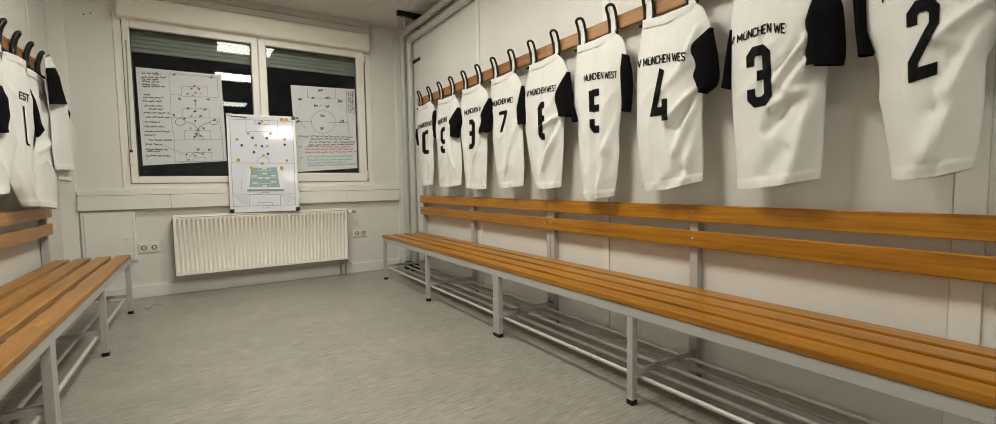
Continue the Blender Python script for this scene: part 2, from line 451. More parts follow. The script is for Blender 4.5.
for (a, b) in (((138.6, 72), (147, 161.6)), ((218.6, 79), (223.6, 157)), ((140, 71.4), (216, 77)), ((148, 163.6), (222, 160.9))):
    dash.append([])
    for i in range(26):
        f0, f1 = i/26, (i+.5)/26
        dash[-1].append([(a[0]+(b[0]-a[0])*f0, a[1]+(b[1]-a[1])*f0), (a[0]+(b[0]-a[0])*f1, a[1]+(b[1]-a[1])*f1)])
ink_lines(p1, 'dashed_edge', dash, plP, .4, 'inkgrey', .0013)
tk = [token(*t, i) for i, t in enumerate([(194, 86, 1.5), (191.5, 88.6, 1.2), (198.5, 88.6, 1.6), (187.5, 94, 1.2), (179.7, 98.7, 1.3), (208, 99.5, 1.2), (195.4, 100.5, 1.6), (188.5, 108.6, 1.5), (205.6, 109.5, 1.5),
      (195.4, 111.5, 1.5), (191, 116, 1.2), (200.5, 116, 1.2), (185, 118.5, 1.3), (174, 115, 1.4), (215, 119.5, 1.4), (197.5, 130, 1.4), (196.7, 134, 1.8), (194.5, 137, 1.2), (201, 136, 1.2), (191, 128, 1.2), (203.6, 128, 1.2),
      (186.8, 154.5, 1), (198.2, 149.5, 1.2), (195, 156, 1), (203, 154, 1), (209.5, 149.5, 1.4), (210.5, 77.5, 1.6), (174, 74.6, 1.4), (196, 121, 1.2), (188.5, 160, 1)])]
ink_each(p1, 'player_mark', tk, plP, .68, 'ink', .0016)
ink_each(p1, 'red_mark', [token(195.5, 93, 1.4, 91), token(200.5, 93.3, 1.4, 92), token(193, 96, 1.2, 93), token(156.5, 74.5, 1.6, 94), token(159, 74.8, 1.2, 95)], plP, .4, 'inkred', .002)
ink_each(p1, 'arrow', [ell(180.3, 122, 5, 3.4), ell(213.8, 122.6, 4.2, 2), [(185, 122), (190, 122.3), (194.5, 125), (197.2, 129)], [(209.6, 122.6), (204, 124), (199.5, 127), (197.6, 130)], [(195.4, 100), (195.6, 107)],
      [(199.5, 108), (205, 110)], [(189, 157), (196, 152), (201, 154), (205, 151.5)], [(197, 131), (196, 137)], [(198.5, 131), (200, 137)]], plP, .45, 'ink', .0014)
ink(p1, 'pale_arrow', [[(162.2, 144.7), (174, 150), (185.3, 154.6)]], plP, .8, 'palegrey', .0011)
hw = []
for k, (x0, x1, y) in enumerate([(141.5, 158, 73.4), (141.3, 166, 77.3), (141.5, 158.5, 79.3), (141.8, 159, 81.6), (142, 158, 84.4), (142.5, 165, 86.4), (143.4, 152, 94.8), (143.4, 163, 97.6), (143, 162, 101.2), (143.6, 162, 105.8),
        (149, 163, 109), (143.8, 169.5, 112.8), (145.5, 170, 117.2), (145, 160, 122), (145, 164.5, 126.6), (145, 171.8, 131.4), (145, 155.5, 135.2), (149, 172, 140), (145.5, 162, 144.3), (146, 168, 149.4), (147, 159.5, 151.2), (146, 170.5, 155.8)]):
    hw.append(scrawl(x0, y, x1, y+.4, 2.3, 100+k))
ink_lines(p1, 'handwritten_line', hw, plP, .66, 'ink', .0012)

p2 = poster('hand-drawn tactics sheet with a centre circle above black, red and teal notes', [(290.5, 85), (354.5, 89.3), (357.5, 168), (297.5, 172)])
ink(p2, 'pitch_drawing', [ell(323.3, 121.9, 11.9, 11.3, n=36), [(296, 121.4), (312, 121.6)], [(327.5, 122.6), (347.5, 122.4)], [(307.4, 89.2), (307.4, 97.6), (335.1, 98.9), (335.4, 88.8)],
      [(346.4, 111), (347.6, 122), (348.4, 132)], [(346.3, 90.8), (346.4, 112), (354.3, 113), (353.4, 91.5)]], plP, .45, 'inkgrey')
ink_each(p2, 'player_mark', [token(*t, 40+i) for i, t in enumerate([(320.5, 90.3, 2), (313, 98, 1.6), (327.6, 98.4, 2), (300.5, 99, 2.2), (340.3, 101.4, 2.2), (316.3, 106, 1.8), (327, 106.3, 1.9), (323, 115.6, 2.2), (341.6, 121.5, 2.3),
      (298.8, 121.6, 2.4), (322.2, 128.2, 1.9), (296, 118, 1.6)])], plP, .68, 'ink', .0016)
ink_each(p2, 'arrow', [[(299.3, 104), (299.6, 107)], [(340.8, 104), (341, 107.5)], [(342.5, 116), (342.8, 119)], [(301, 123), (307, 129)], [(335, 126.4), (341, 124)], [(349, 124), (349, 134.5)]], plP, .34, 'inkgrey', .0014)
ink_each(p2, 'red_mark', [token(321.5, 105.3, 1.5, 77, 5)], plP, .3, 'inkred', .002)
blk = []
for k, x in enumerate((348.3, 350.4, 352.3)):
    blk += [[(p[1], p[0]) for p in scrawl(91.6, x, 111.5, x+.6, 1.8, 300+k)][:] for _ in (0,)] if False else [[(b, a) for a, b in w] for w in scrawl(91.6, x, 111.5, x+.7, 1.9, 300+k)]
hw = []
for k, (x0, x1, y0, y1) in enumerate([(298.6, 308, 136.4, 136.8), (310.2, 352.5, 136.2, 137.2), (310, 350, 139.2, 139.2), (309, 355, 142, 142.2), (309, 353.2, 145, 144.4)]): hw.append(scrawl(x0, y0, x1, y1, 2.3, 200+k))
ink_lines(p2, 'handwritten_line', hw, plP, .52, 'ink', .0012)
ink(p2, 'side_note', blk, plP, .5, 'ink', .0012)
hw = []
for k, (x0, x1, y0, y1) in enumerate([(298.6, 302, 146.8, 146.8), (305.8, 350, 146.6, 147), (305.4, 353, 149.6, 149.2), (305.2, 356.3, 152.6, 151.6)]): hw.append(scrawl(x0, y0, x1, y1, 2.2, 230+k))
ink_lines(p2, 'red_handwritten_line', hw, plP, .5, 'inkred', .0012)
hw = []
for k, (x0, x1, y0, y1) in enumerate([(299.6, 302.6, 157.6, 157.6), (306.4, 352.5, 157, 156.2), (307, 351, 160.2, 159.4), (307.6, 345, 163.2, 162.2), (307.8, 356.2, 165.8, 164)]): hw.append(scrawl(x0, y0, x1, y1, 2.1, 260+k))
ink_lines(p2, 'teal_handwritten_line', hw, plP, .48, 'inkteal', .0012)

# ------------------------------------------------------------------ radiator
RX0, RX1, RZ0, RZ1, RYF = -.247, 1.208, .176, .678, YF-.14
rad = empty('radiator', (.49, YF, RZ0), 'long white ribbed panel radiator under the window', 'radiator')
bm = bmesh.new()
pitch = (RX1-RX0-.028)/43
xs = []
for k in range(43):
    x = RX0+.014+k*pitch
    xs += [(x, 0), (x+pitch*.24, 0), (x+pitch*.32, 1), (x+pitch*.74, 1), (x+pitch*.82, 0)]
xs.append((RX1-.014, 0))
xs = [(RX0, 0)]+xs+[(RX1, 0)]
zs = [(RZ0, 0), (RZ0+.028, 0), (RZ0+.043, 1), (RZ1-.037, 1), (RZ1-.033, 0), (RZ1, 0)]
gr = [[bm.verts.new((x, RYF+(.013*gx*gz), z)) for x, gx in xs] for z, gz in zs]
for a, b in zip(gr, gr[1:]):
    for i in range(len(xs)-1): bm.faces.new((a[i], a[i+1], b[i+1], b[i]))
sub('front_panel', bm, 'rad', rad, 'keep')
for p in rad.children: pass
bm = bmesh.new()
box(bm, RX0, RX0+.004, RYF, YF-.035, RZ0, RZ1); box(bm, RX1-.004, RX1, RYF, YF-.035, RZ0, RZ1)
sub('side_panel', bm, 'rad', rad)
sub('back_panel', B(RX0+.004, RX1-.004, YF-.05, YF-.035, RZ0+.01, RZ1-.012), 'rad', rad)
bm = bmesh.new(); n = 48
for k in range(n+1):
    x = RX0+.004+(RX1-RX0-.008-.008)*k/n; box(bm, x, x+.008, RYF+.012, YF-.042, RZ1+.008, RZ1+.014)
box(bm, RX0, RX1, RYF, RYF+.013, RZ1-.006, RZ1+.003, .002); box(bm, RX0, RX1, YF-.046, YF-.034, RZ1-.006, RZ1+.016, .002); box(bm, RX0+.004, RX1-.004, RYF+.013, RYF+.018, RZ1-.01, RZ1+.010)
sub('top_grille', bm, 'rad', rad)
sub('convector', B(RX0+.01, RX1-.01, RYF+.03, RYF+.05, RZ0+.02, RZ1-.02), 'gap', rad)
bm = bmesh.new()
for x in (RX0+.25, RX1-.25): box(bm, x, x+.03, YF-.036, YF-.001, RZ0+.04, RZ1-.06)
sub('wall_bracket', bm, 'metal', rad)
yv = YF-.09
bm = bmesh.new(); tube(bm, [(RX1, yv, .655), (RX1+.022, yv, .655)], .013, 14)
v = sub('valve_body', bm, 'brass', rad, 40)
bm = bmesh.new(); tube(bm, [(RX1+.02, yv, .655), (RX1+.024, yv, .655), (RX1+.05, yv, .655), (RX1+.054, yv, .655)], [.016, .021, .021, .017], 18)
sub('thermostat_head', bm, 'rad', rad, 40)
bm = bmesh.new(); tube(bm, [(RX1+.054, yv, .655), (RX1+.094, yv, .655), (RX1+.098, yv, .655)], [.016, .016, .011], 16)
sub('thermostat_cap', bm, 'chrome', rad, 40)
bm = bmesh.new()
for x in (RX1-.07, RX1-.02): tube(bm, [(x, yv, RZ0), (x, yv, RZ0-.028), (x, yv, RZ0-.055)], [.015, .019, .012], 12)
box(bm, RX1-.085, RX1-.005, yv-.014, yv+.014, RZ0-.03, RZ0-.012, .003)
sub('valve_block', bm, 'brass', rad, 40)
for x in (RX1-.07, RX1-.02):
    bm = bmesh.new(); tube(bm, [(x, yv, RZ0-.045), (x, yv+.002, .06), (x, yv+.02, .03), (x, yv+.03, 0)], .008, 10)
    sub('supply_pipe', bm, 'brass', rad, 40)
bm = bmesh.new(); tube(bm, [(RX0-.012, RYF+.05, .645), (RX0, RYF+.05, .645)], .01, 12)
sub('bleed_plug', bm, 'brass', rad, 40)

# ------------------------------------------------------------------ whiteboard on the radiator
bl, br = Vector((.166, YF-.128, .695)), Vector((.757, YF-.128, .695))
hgt, lean = .89, .113
TW = math.radians(5.6)
UX = Vector((math.cos(TW), -math.sin(TW), 0))
NH = Vector((-math.sin(TW), -math.cos(TW), 0))
nB = (NH*hgt + Vector((0, 0, lean))).normalized()
ctr = (bl+br)/2
plB = Plane(ctr + nB*.018, nB)
up = (-NH*lean + Vector((0, 0, hgt))).normalized()
wb = empty('whiteboard', (ctr.x, ctr.y, .678), 'portable whiteboard with a printed pitch, leaning on the radiator', 'whiteboard')
qd = [plB.hit(226.3, 113.6), plB.hit(294.8, 117), plB.hit(299, 209.2), plB.hit(228.8, 211.2)]
# rectangular board fitted to that quad
wx0 = (qd[0].x+qd[3].x)/2; wx1 = (qd[1].x+qd[2].x)/2
zt = ((qd[0]+qd[1])/2-plB.P).dot(up); zb = 0
if True:
    o0 = Vector(((wx0+wx1)/2, ctr.y, .695)); W_ = wx1-wx0; H_ = ((qd[0]+qd[1])/2 - o0).dot(up)
def bpt(u, v, d): return o0 + UX*((u-.5)*W_) + up*(v*H_) + nB*d
def bslab(bm, u0, u1, v0, v1, d0, d1):
    vs = [bm.verts.new(bpt(u, v, d)) for u in (u0, u1) for v in (v0, v1) for d in (d0, d1)]
    for q in ((0, 1, 3, 2), (4, 6, 7, 5), (0, 4, 5, 1), (2, 3, 7, 6), (0, 2, 6, 4), (1, 5, 7, 3)): bm.faces.new([vs[i] for i in q])
bm = bmesh.new(); bslab(bm, .012, .988, .008, .992, .002, .018); sub('writing_surface', bm, 'board', wb)
bm = bmesh.new()
for a in ((0, .03, 0, 1), (.97, 1, 0, 1), (.03, .97, 0, .02), (.03, .97, .98, 1)): bslab(bm, *a, 0, .022)
sub('board_frame', bm, 'alu', wb)
for (u, v) in ((-.004, -.003), (.945, -.003), (.945, .966)):
    bm = bmesh.new(); bslab(bm, u, u+.06, v, v+.037, -.002, .025); sub('corner_cap', bm, 'black', wb)
bm = bmesh.new(); bslab(bm, -.004, .08, .975, 1.005, -.002, .026); sub('corner_clip', bm, 'chrome', wb)
L = [[(229.8, 119), (231.2, 162.8), (233.5, 206.4)], [(292.4, 121.7), (294.3, 163.2), (295.5, 205)], [(229.8, 119), (292.4, 121.6)], [(233.5, 206.4), (295.5, 204.9)], [(231.3, 162.9), (294.3, 163.2)],
     [(245.8, 119.6), (246.4, 131.4), (277.3, 132), (277.3, 121)], [(254.2, 120), (254.4, 124), (269, 124.4), (269, 120.6)], ell(263.2, 163, 6.3, 6.2, 180, 360, 14),
     [(249.3, 206), (249.2, 194.4), (280.3, 194.2), (280.5, 205.3)], [(258.2, 205.8), (258.2, 202.4), (272.4, 202.2), (272.4, 205.5)], [(262, 206.8), (262.2, 208), (268.5, 207.9), (268.7, 206.6)], [(259.8, 194.4), (262, 192.6), (265, 192.2), (268, 192.6), (270.4, 194.3)]]
ink(wb, 'pitch_lines', L, plB, .38, 'line', .0006)
ht = []
for i in range(5): ht.append([(232.8+i*3.2, 194.5), (241+i*1.8, 194.5+11*min(1, (8+i)/12))])
for i in range(4): ht.append([(281+i*3, 194.3), (288+i*2.2, 194.3+10*(1-i*.15))])
ht += [[(232.8, 193.8), (249, 194.3)], [(280.4, 194.2), (295, 193.6)], [(241.2, 178), (242, 186), (241, 192)]]
ink_lines(wb, 'corner_hatching', [ht[:5]+[ht[9]], ht[5:9]+[ht[10]], [ht[11]]], plB, .28, 'line', .0006)
plF = Plane(bpt(.5, .5, .0222), nB)
bm = bmesh.new(); ribbon(bm, [(231, 116.2), (246.5, 117.5)], .9, lambda q: plF.hit(q[0], q[1], .001)); sub('frame_mark', bm, 'ink', wb)
# printed line-up sheet held by magnets
plS = Plane(plB.P+nB*.0015, nB)
ls = empty('lineup_sheet', tuple(plS.hit(265, 189)), 'white sheet with a green printed line-up, held on the lower half of the whiteboard', 'sheet')
sheet('paper', [plS.hit(*p) for p in ((247.6, 166.9), (282.3, 167), (283.8, 189.2), (247.3, 189.4))], plS, .001, 'paper2', ls)
sheet('printed_pitch', [plS.hit(*p, .001) for p in ((251.4, 167.6), (276.8, 167.2), (280, 187.3), (249.3, 187.4))], plS, .0004, 'pitch', ls)
sheet('lower_edge_shadow', [plS.hit(*p) for p in ((247.3, 189.3), (283.8, 189.1), (283.9, 190.9), (247.3, 191.1))], plS, .003, 'inkgrey', ls)  # grey strip standing in for the shadow along the sheet's lower edge
nm = []
for (x, y, w) in ((264.5, 168.8, 5), (264.5, 173.8, 4.5), (254.5, 176, 5), (273.3, 175.8, 5), (260.5, 178, 4.5), (267.3, 178.2, 4.5), (255, 183, 4.5), (273.5, 182, 4.6), (264.5, 185.9, 5)):
    nm += [[(x-w/2, y), (x+w/2, y)]]
bm = bmesh.new()
for p in nm: ribbon(bm, p, 1.1, lambda q: plS.hit(q[0], q[1], .0018))
sub('player_names', bm, 'paper2', ls)
ink(ls, 'printed_pitch_lines', [rect(258.5, 167.6, 270.5, 170.6), rect(258.4, 183.6, 270.6, 187.1), [(250.3, 177.4), (278.3, 177.4)]], plS, .25, 'paper2', .0017)
def magnet(px, py, r, material, label, group, pl=plB, lift=.0005, star=False):
    c = pl.hit(px, py, lift)
    if not star:
        bm = disc_prism(Vector((0, 0, 0)), nB, r, .006, 18, .0015); o = link_mesh('magnet', bm, material, None, 40); o.location = c
        return tag(o, label, 'magnet', group)
    root = empty('magnet', tuple(c), label, 'magnet', group)
    bm = disc_prism(c, nB, r, .006, 18, .0015); sub('magnet_body', bm, material, root, 40)
    if star:
        bm = bmesh.new()
        q = c+nB*.0063; s = UX
        for k in range(3):
            a = 2*PI*k/3; d = s*math.sin(a)+up*math.cos(a); e = d.cross(nB)
            vs = [bm.verts.new(q+d*r*.75), bm.verts.new(q+e*r*.2), bm.verts.new(q-e*r*.2)]; bm.faces.new(vs)
        sub('magnet_mark', bm, 'ink', root)
    return root
Y_ = [(261.8, 121.4, 'yellow magnet in front of the top goal, touching a blue one'), (248.3, 133.3, 'yellow magnet at the lower left corner of the top penalty box'), (270.4, 133.6, 'yellow magnet right of centre just below the top penalty box'),
      (237, 139.3, 'yellow magnet near the left touchline, upper of the two there'), (284.7, 139.3, 'yellow magnet near the right touchline directly above a blue one'), (255.9, 145.3, 'yellow magnet in the middle row, left of the central blue one'),
      (267.2, 146, 'yellow magnet in the middle row, right of the central blue one'), (263.5, 155.4, 'yellow magnet between the two lowest blue ones, above the centre circle'), (286.9, 160.3, 'yellow magnet at the right just above the halfway line'), (262.6, 163.5, 'yellow magnet inside the centre circle on the halfway line')]
for x, y, l in Y_: magnet(x, y, .0125, 'yellow', 'small round '+l, 'yellow player magnets on the whiteboard', star=True)
magnet(238.4, 160, .017, 'yellow', 'larger round yellow magnet at the left end just above the halfway line', 'yellow player magnets on the whiteboard', star=True)
magnet(281.8, 119.7, .0165, 'orange', 'left one of two ochre magnets at the top right corner of the whiteboard', 'ochre magnets at the board corner', star=True)
magnet(286.3, 119.8, .0165, 'orange', 'right one of two ochre magnets at the top right corner of the whiteboard', 'ochre magnets at the board corner')
magnet(251.4, 168, .016, 'orange', 'ochre magnet holding the upper left corner of the line-up sheet', 'magnets holding the line-up sheet', plS, .002)
magnet(281.6, 168, .016, 'orange', 'ochre magnet holding the upper right corner of the line-up sheet', 'magnets holding the line-up sheet', plS, .002, True)
for x, y, l in [(259.4, 123.4, 'in the goal area, topmost on the board'), (252.5, 137.8, 'left one of the pair below the top penalty box'), (266.8, 138.1, 'right one of the pair below the top penalty box'),
                (241.9, 145.4, 'leftmost of all, below the left yellow one'), (262, 146.2, 'in the very middle between two yellow ones'), (284.7, 144.8, 'rightmost of all, below the right yellow one'),
                (254, 152.2, 'lowest on the left side, above the centre circle'), (268, 153.8, 'lowest on the right side, above the centre circle')]:
    magnet(x, y, .0118, 'blue', 'small round blue magnet '+l, 'blue player magnets on the whiteboard')

# ------------------------------------------------------------------ access cabinet, sockets, cable
cb = empty('wall_cabinet', (-.68, YF, .34), 'flat white access cabinet door low on the far wall beside the left bench', 'cabinet')
bm = bmesh.new(); ring(bm, -.845, -.505, .33, .742, .016, YF-.028, YF, .002); sub('cabinet_frame', bm, 'trim', cb)
d_ = sub('cabinet_door', B(-.826, -.524, YF-.036, YF-.006, .349, .724, bev=.003), 'trim', cb)
bm = bmesh.new(); ring(bm, -.829, -.521, .346, .727, .003, YF-.0285, YF-.0275, 0); sub('door_gap', bm, 'seam', cb)
bm = bmesh.new()
c = at_y(126.6, 237.8, YF-.036); pts = []
for k in range(24):
    a = 2*PI*k/24; pts.append((c.x+.022*math.cos(a), c.z+.013*math.sin(a)))
f0 = [bm.verts.new((x, YF-.036, z)) for x, z in pts]; f1 = [bm.verts.new((c.x+(x-c.x)*.85, YF-.041, c.z+(z-c.z)*.85)) for x, z in pts]
bm.faces.new(f1)
for k in range(24): bm.faces.new((f0[k], f0[(k+1) % 24], f1[(k+1) % 24], f1[k]))
sub('latch', bm, 'paper2', cb)
def socket(x0, x1, z0, z1, label):
    cxm = (x0+x1)/2; czm = (z0+z1)/2
    root = empty('double_socket', (cxm, YF, czm), label, 'socket', 'double wall sockets beside the radiator')
    sub('socket_frame', B(x0, x1, YF-.011, YF, z0, z1, bev=.003), 'socket', root)
    for s in (-1, 1):
        c = Vector((cxm+s*(x1-x0)*.243, YF-.011, czm)); bm = bmesh.new()
        w = (x1-x0)*.212
        box(bm, c.x-w, c.x+w, YF-.0135, YF-.0105, c.z-(z1-z0)*.38, c.z+(z1-z0)*.38, bev=.002)
        ins = sub('socket_insert', bm, 'socket', root)
        bm = bmesh.new(); tube(bm, [c+Vector((0, -.0026, 0)), c+Vector((0, -.0032, 0))], .021, 24); sub('socket_well', bm, 'dark', root, 40)
        bm = bmesh.new(); tube(bm, [c+Vector((0, -.0032, 0)), c+Vector((0, -.0036, 0))], .0125, 24); q = sub('socket_face', bm, 'socket', root, 40)
        bm = bmesh.new()
        for t in (-.0095, .0095): tube(bm, [c+Vector((t, -.0036, 0)), c+Vector((t, -.0042, 0))], .0034, 12)
        sub('socket_hole', bm, 'black', root)
    return root
socket(-.497, -.351, .384, .466, 'cream double wall socket left of the radiator, by the access cabinet')
socket(1.294, 1.443, .381, .459, 'cream double wall socket right of the radiator, by the right bench')
bm = bmesh.new()
pts = [(-.435, 4.403, .003), (-.41, 4.375, .003), (-.398, 4.40, .003), (-.39, 4.47, .003), (-.37, 4.50, .003), (-.355, 4.45, .003), (-.335, 4.445, .003)]
def smooth_path(p, n=6):
    out = []; P = [Vector(q) for q in p]
    for i in range(len(P)-1):
        p0, p1, p2, p3 = P[max(i-1, 0)], P[i], P[i+1], P[min(i+2, len(P)-1)]
        for k in range(n):
            t = k/n
            out.append(.5*((2*p1)+(p2-p0)*t+(2*p0-5*p1+4*p2-p3)*t*t+(3*p1-p0-3*p2+p3)*t**3))
    return out+[P[-1]]
tube(bm, smooth_path(pts), .0017, 6)
tag(link_mesh('loose_string', bm, 'cable', None, True), 'short piece of dark string lying on the floor near the left bench', 'string')

# ------------------------------------------------------------------ pipes in the far right corner
def elbow(p0, c, p1, r, n=6):
    p0, c, p1 = Vector(p0), Vector(c), Vector(p1); a = (p0-c).normalized(); b = (p1-c).normalized()
    s, e = c+a*r, c+b*r
    mid = [s*(1-t)**2+c*2*t*(1-t)+e*t*t for t in [i/n for i in range(n+1)]]
    return [p0]+mid+[p1]
pp = link_mesh('heating_pipe', T(elbow((1.848, 4.70, .02), (1.848, 4.70, 2.522), (1.848, YB, 2.522), .07), .034, 16), 'pipe', None, 50)
tag(pp, 'upper one of the two grey pipes, bending under the ceiling by the hanger bar', 'pipe', 'grey pipes in the corner')
p2_ = link_mesh('heating_pipe', T(elbow((1.868, 4.565, .02), (1.868, 4.565, 2.43), (1.868, YB, 2.43), .06), .032, 16), 'pipe', None, 50)
tag(p2_, 'lower one of the two grey pipes, held by the black wall clamp', 'pipe', 'grey pipes in the corner')
hb = empty('pipe_hanger', (1.77, 4.31, ZC), 'dark metal hanger bar on the ceiling carrying the grey pipe', 'bracket')
sub('hanger_bar', B(1.65, 1.905, 4.29, 4.335, ZC-.045, ZC, bev=.002), 'black', hb)
for x in (1.715, 1.80):
    bm = bmesh.new(); tube(bm, [(x, 4.312, ZC-.04), (x, 4.312, 2.47)], .006, 8); sub('threaded_rod', bm, 'metal', hb, True)
bm = bmesh.new(); tube(bm, [(1.705, 4.312, 2.472), (1.87, 4.312, 2.478)], .006, 8); sub('cradle', bm, 'metal', hb, True)
wk = empty('pipe_clamp', (1.9, 4.42, 2.2), 'black wall clamp holding the grey corner pipe', 'clamp')
sub('clamp_arm', B(1.899, WR, 4.37, 4.56, 2.19, 2.225, bev=.003), 'black', wk)
bm = bmesh.new(); tube(bm, [(1.868, 4.565, 2.19), (1.868, 4.565, 2.225)], .0335, 16); sub('clamp_ring', bm, 'pipe', wk, 40)
for (x, y, l) in ((1.848, 4.70, 'black foot collar on the floor round the pipe nearer the far wall'), (1.868, 4.565, 'black foot collar on the floor round the pipe nearer the bench')):
    bm = bmesh.new(); tube(bm, [(x, y, 0), (x, y, .05), (x, y, .09)], [.046, .046, .04], 16)
    tag(link_mesh('pipe_collar', bm, 'black', None, 40), l, 'collar', 'pipe foot collars')

# ------------------------------------------------------------------ ceiling lamps
def lamp(y, label, lm):
    root = empty('ceiling_light', (.49, y, ZC), label, 'ceiling light', 'square ceiling lights')
    bm = bmesh.new(); ring(bm, .18, .80, y-.31, y+.31, .02, 0, .03, 0)
    for v in bm.verts: v.co = Vector((v.co.x, v.co.z, ZC-v.co.y))
    sub('lamp_frame', bm, 'trim', root)
    sub('diffuser', B(.198, .782, y-.292, y+.292, ZC-.02, ZC-.004), lm, root)
lamp(3.44, 'square white ceiling light nearest the window', 'lamp')
lamp(1.72, 'square white ceiling light in the middle of the room', 'lamp_new')
lamp(-.85, 'square white ceiling light behind the viewer', 'lamp_old')

# ------------------------------------------------------------------ coat benches
H = 1.026
def make_bench(woodm, railm):
    root = empty('coat_bench', (0, 0, 0), 'x', 'bench', 'coat benches along the two side walls')
    def part(name, bm, material, parent=root, smooth=None): return link_mesh(name, bm, material, parent, smooth)
    for k in range(4):
        x0 = -.4816+k*.112
        part('seat_slat', B(x0, x0+.081, -H, H, .414, .44, bev=.003, seg=2), woodm)
    for z0 in (.624, .7402):
        s = part('backrest_slat', B(-.074, -.051, -H, H, z0, z0+.0748, bev=.003, seg=2), woodm)
        for y in (-H+.03, -.01, H-.03):
            part('screw', disc_prism((-.074, y, z0+.042), (-1, 0, 0), .006, .0018, 12), 'bright', s, 40)
    part('front_rail', B(-.478, -.446, -H, H, .372, .413, bev=.002), 'metal')
    part('rear_rail', B(-.075, -.051, -H+.01, H-.01, .378, .413, bev=.002), 'metal')
    for y in (-H+.016, 0, H-.016):
        l = part('leg', B(-.477, -.447, y-.015, y+.015, .02, .372, bev=.002), 'metal')
        part('foot', B(-.479, -.445, y-.016, y+.016, 0, .022, bev=.003), 'black', l)
        part('bolt', disc_prism((-.4545, y-.015, .118), (0, -1, 0), .009, .006, 10, .002), 'bright', l, 40)
        top = 1.785 if y else .815
        p = part('post', B(-.05, -.012, y-.015 if y < 0 else y-.02, y+.02 if y <= 0 else y+.015, .02, top, bev=.002), 'metal')
        part('foot', B(-.052, -.010, y-.016 if y < 0 else y-.021, y+.021 if y <= 0 else y+.016, 0, .022, bev=.003), 'black', p)
        part('seat_support', B(-.446, -.076, y-.014, y+.014, .385, .4135, bev=.002), 'metal')
        part('crossbar', B(-.447, -.05, y-.013, y-.004, .1222, .146, bev=.001), 'metal')
        for xr in (-.428, -.342, -.252, -.174, -.090):
            pass
    for xr in (-.428, -.342, -.252, -.174, -.090):
        part('shoe_rack_rod', T([(xr, -H+.002, .112), (xr, H-.03, .112)], .0095, 12), 'bright', smooth=40)
    part('coat_rail', B(-.074, -.051, -H, H, 1.714, 1.7855, bev=.003, seg=2), railm)
    hook_m = plate_m = None
    for k in range(9):
        y = (k-4)*.2278
        if k == 0:
            bm = bmesh.new(); w = .0262
            side = [(-.118, 1.668), (-.100, 1.676), (-.088, 1.69), (-.0835, 1.72), (-.086, 1.76), (-.096, 1.80), (-.106, 1.822)]
            a = [Vector((x, -w, z)) for x, z in side]
            arc = [Vector((-.106-.012*math.sin(PI*t/8)*.9, -w*math.cos(PI*t/8), 1.822+.016*math.sin(PI*t/8))) for t in range(1, 8)]
            b = [Vector((x, w, z)) for x, z in side[::-1]]
            tube(bm, a+arc+b, .0075, 10)
            h = part('coat_hook', bm, 'black', smooth=True)
            pl = part('hook_plate', B(-.0825, -.074, -.019, .019, 1.69, 1.792, bev=.003), 'plate', h)
            hook_m, plate_m = h.data, pl.data
        else:
            h = bpy.data.objects.new('coat_hook', hook_m); COL.objects.link(h); h.parent = root
            pl = bpy.data.objects.new('hook_plate', plate_m); COL.objects.link(pl); pl.parent = h
        h.location = (0, y, 0)
    return root
br1 = make_bench('wood', 'railwood')
km = kid_map()
br2 = copy_tree(br1, km)
bl1 = make_bench('leftwood', 'railwood')
km = kid_map()
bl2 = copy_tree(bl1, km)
YC1, YC2 = 3.302, 1.2485
for b_, loc, rz, lab in ((br1, (1.915, YC1, 0), 0, 'long slatted wooden bench below jerseys 0 to 6, ending at the grey pipes'),
                         (br2, (1.915, YC2, 0), 0, 'long slatted wooden bench below the jerseys numbered 5, 4, 3 and 2'),
                         (bl1, (-.97, 3.272, 0), PI, 'slatted wooden bench ending beside the white access cabinet'),
                         (bl2, (-.97, 1.2185, 0), PI, 'slatted wooden bench cut by the lower left corner of the photo')):
    b_.location = loc; b_.rotation_euler = (0, 0, rz); b_['label'] = lab

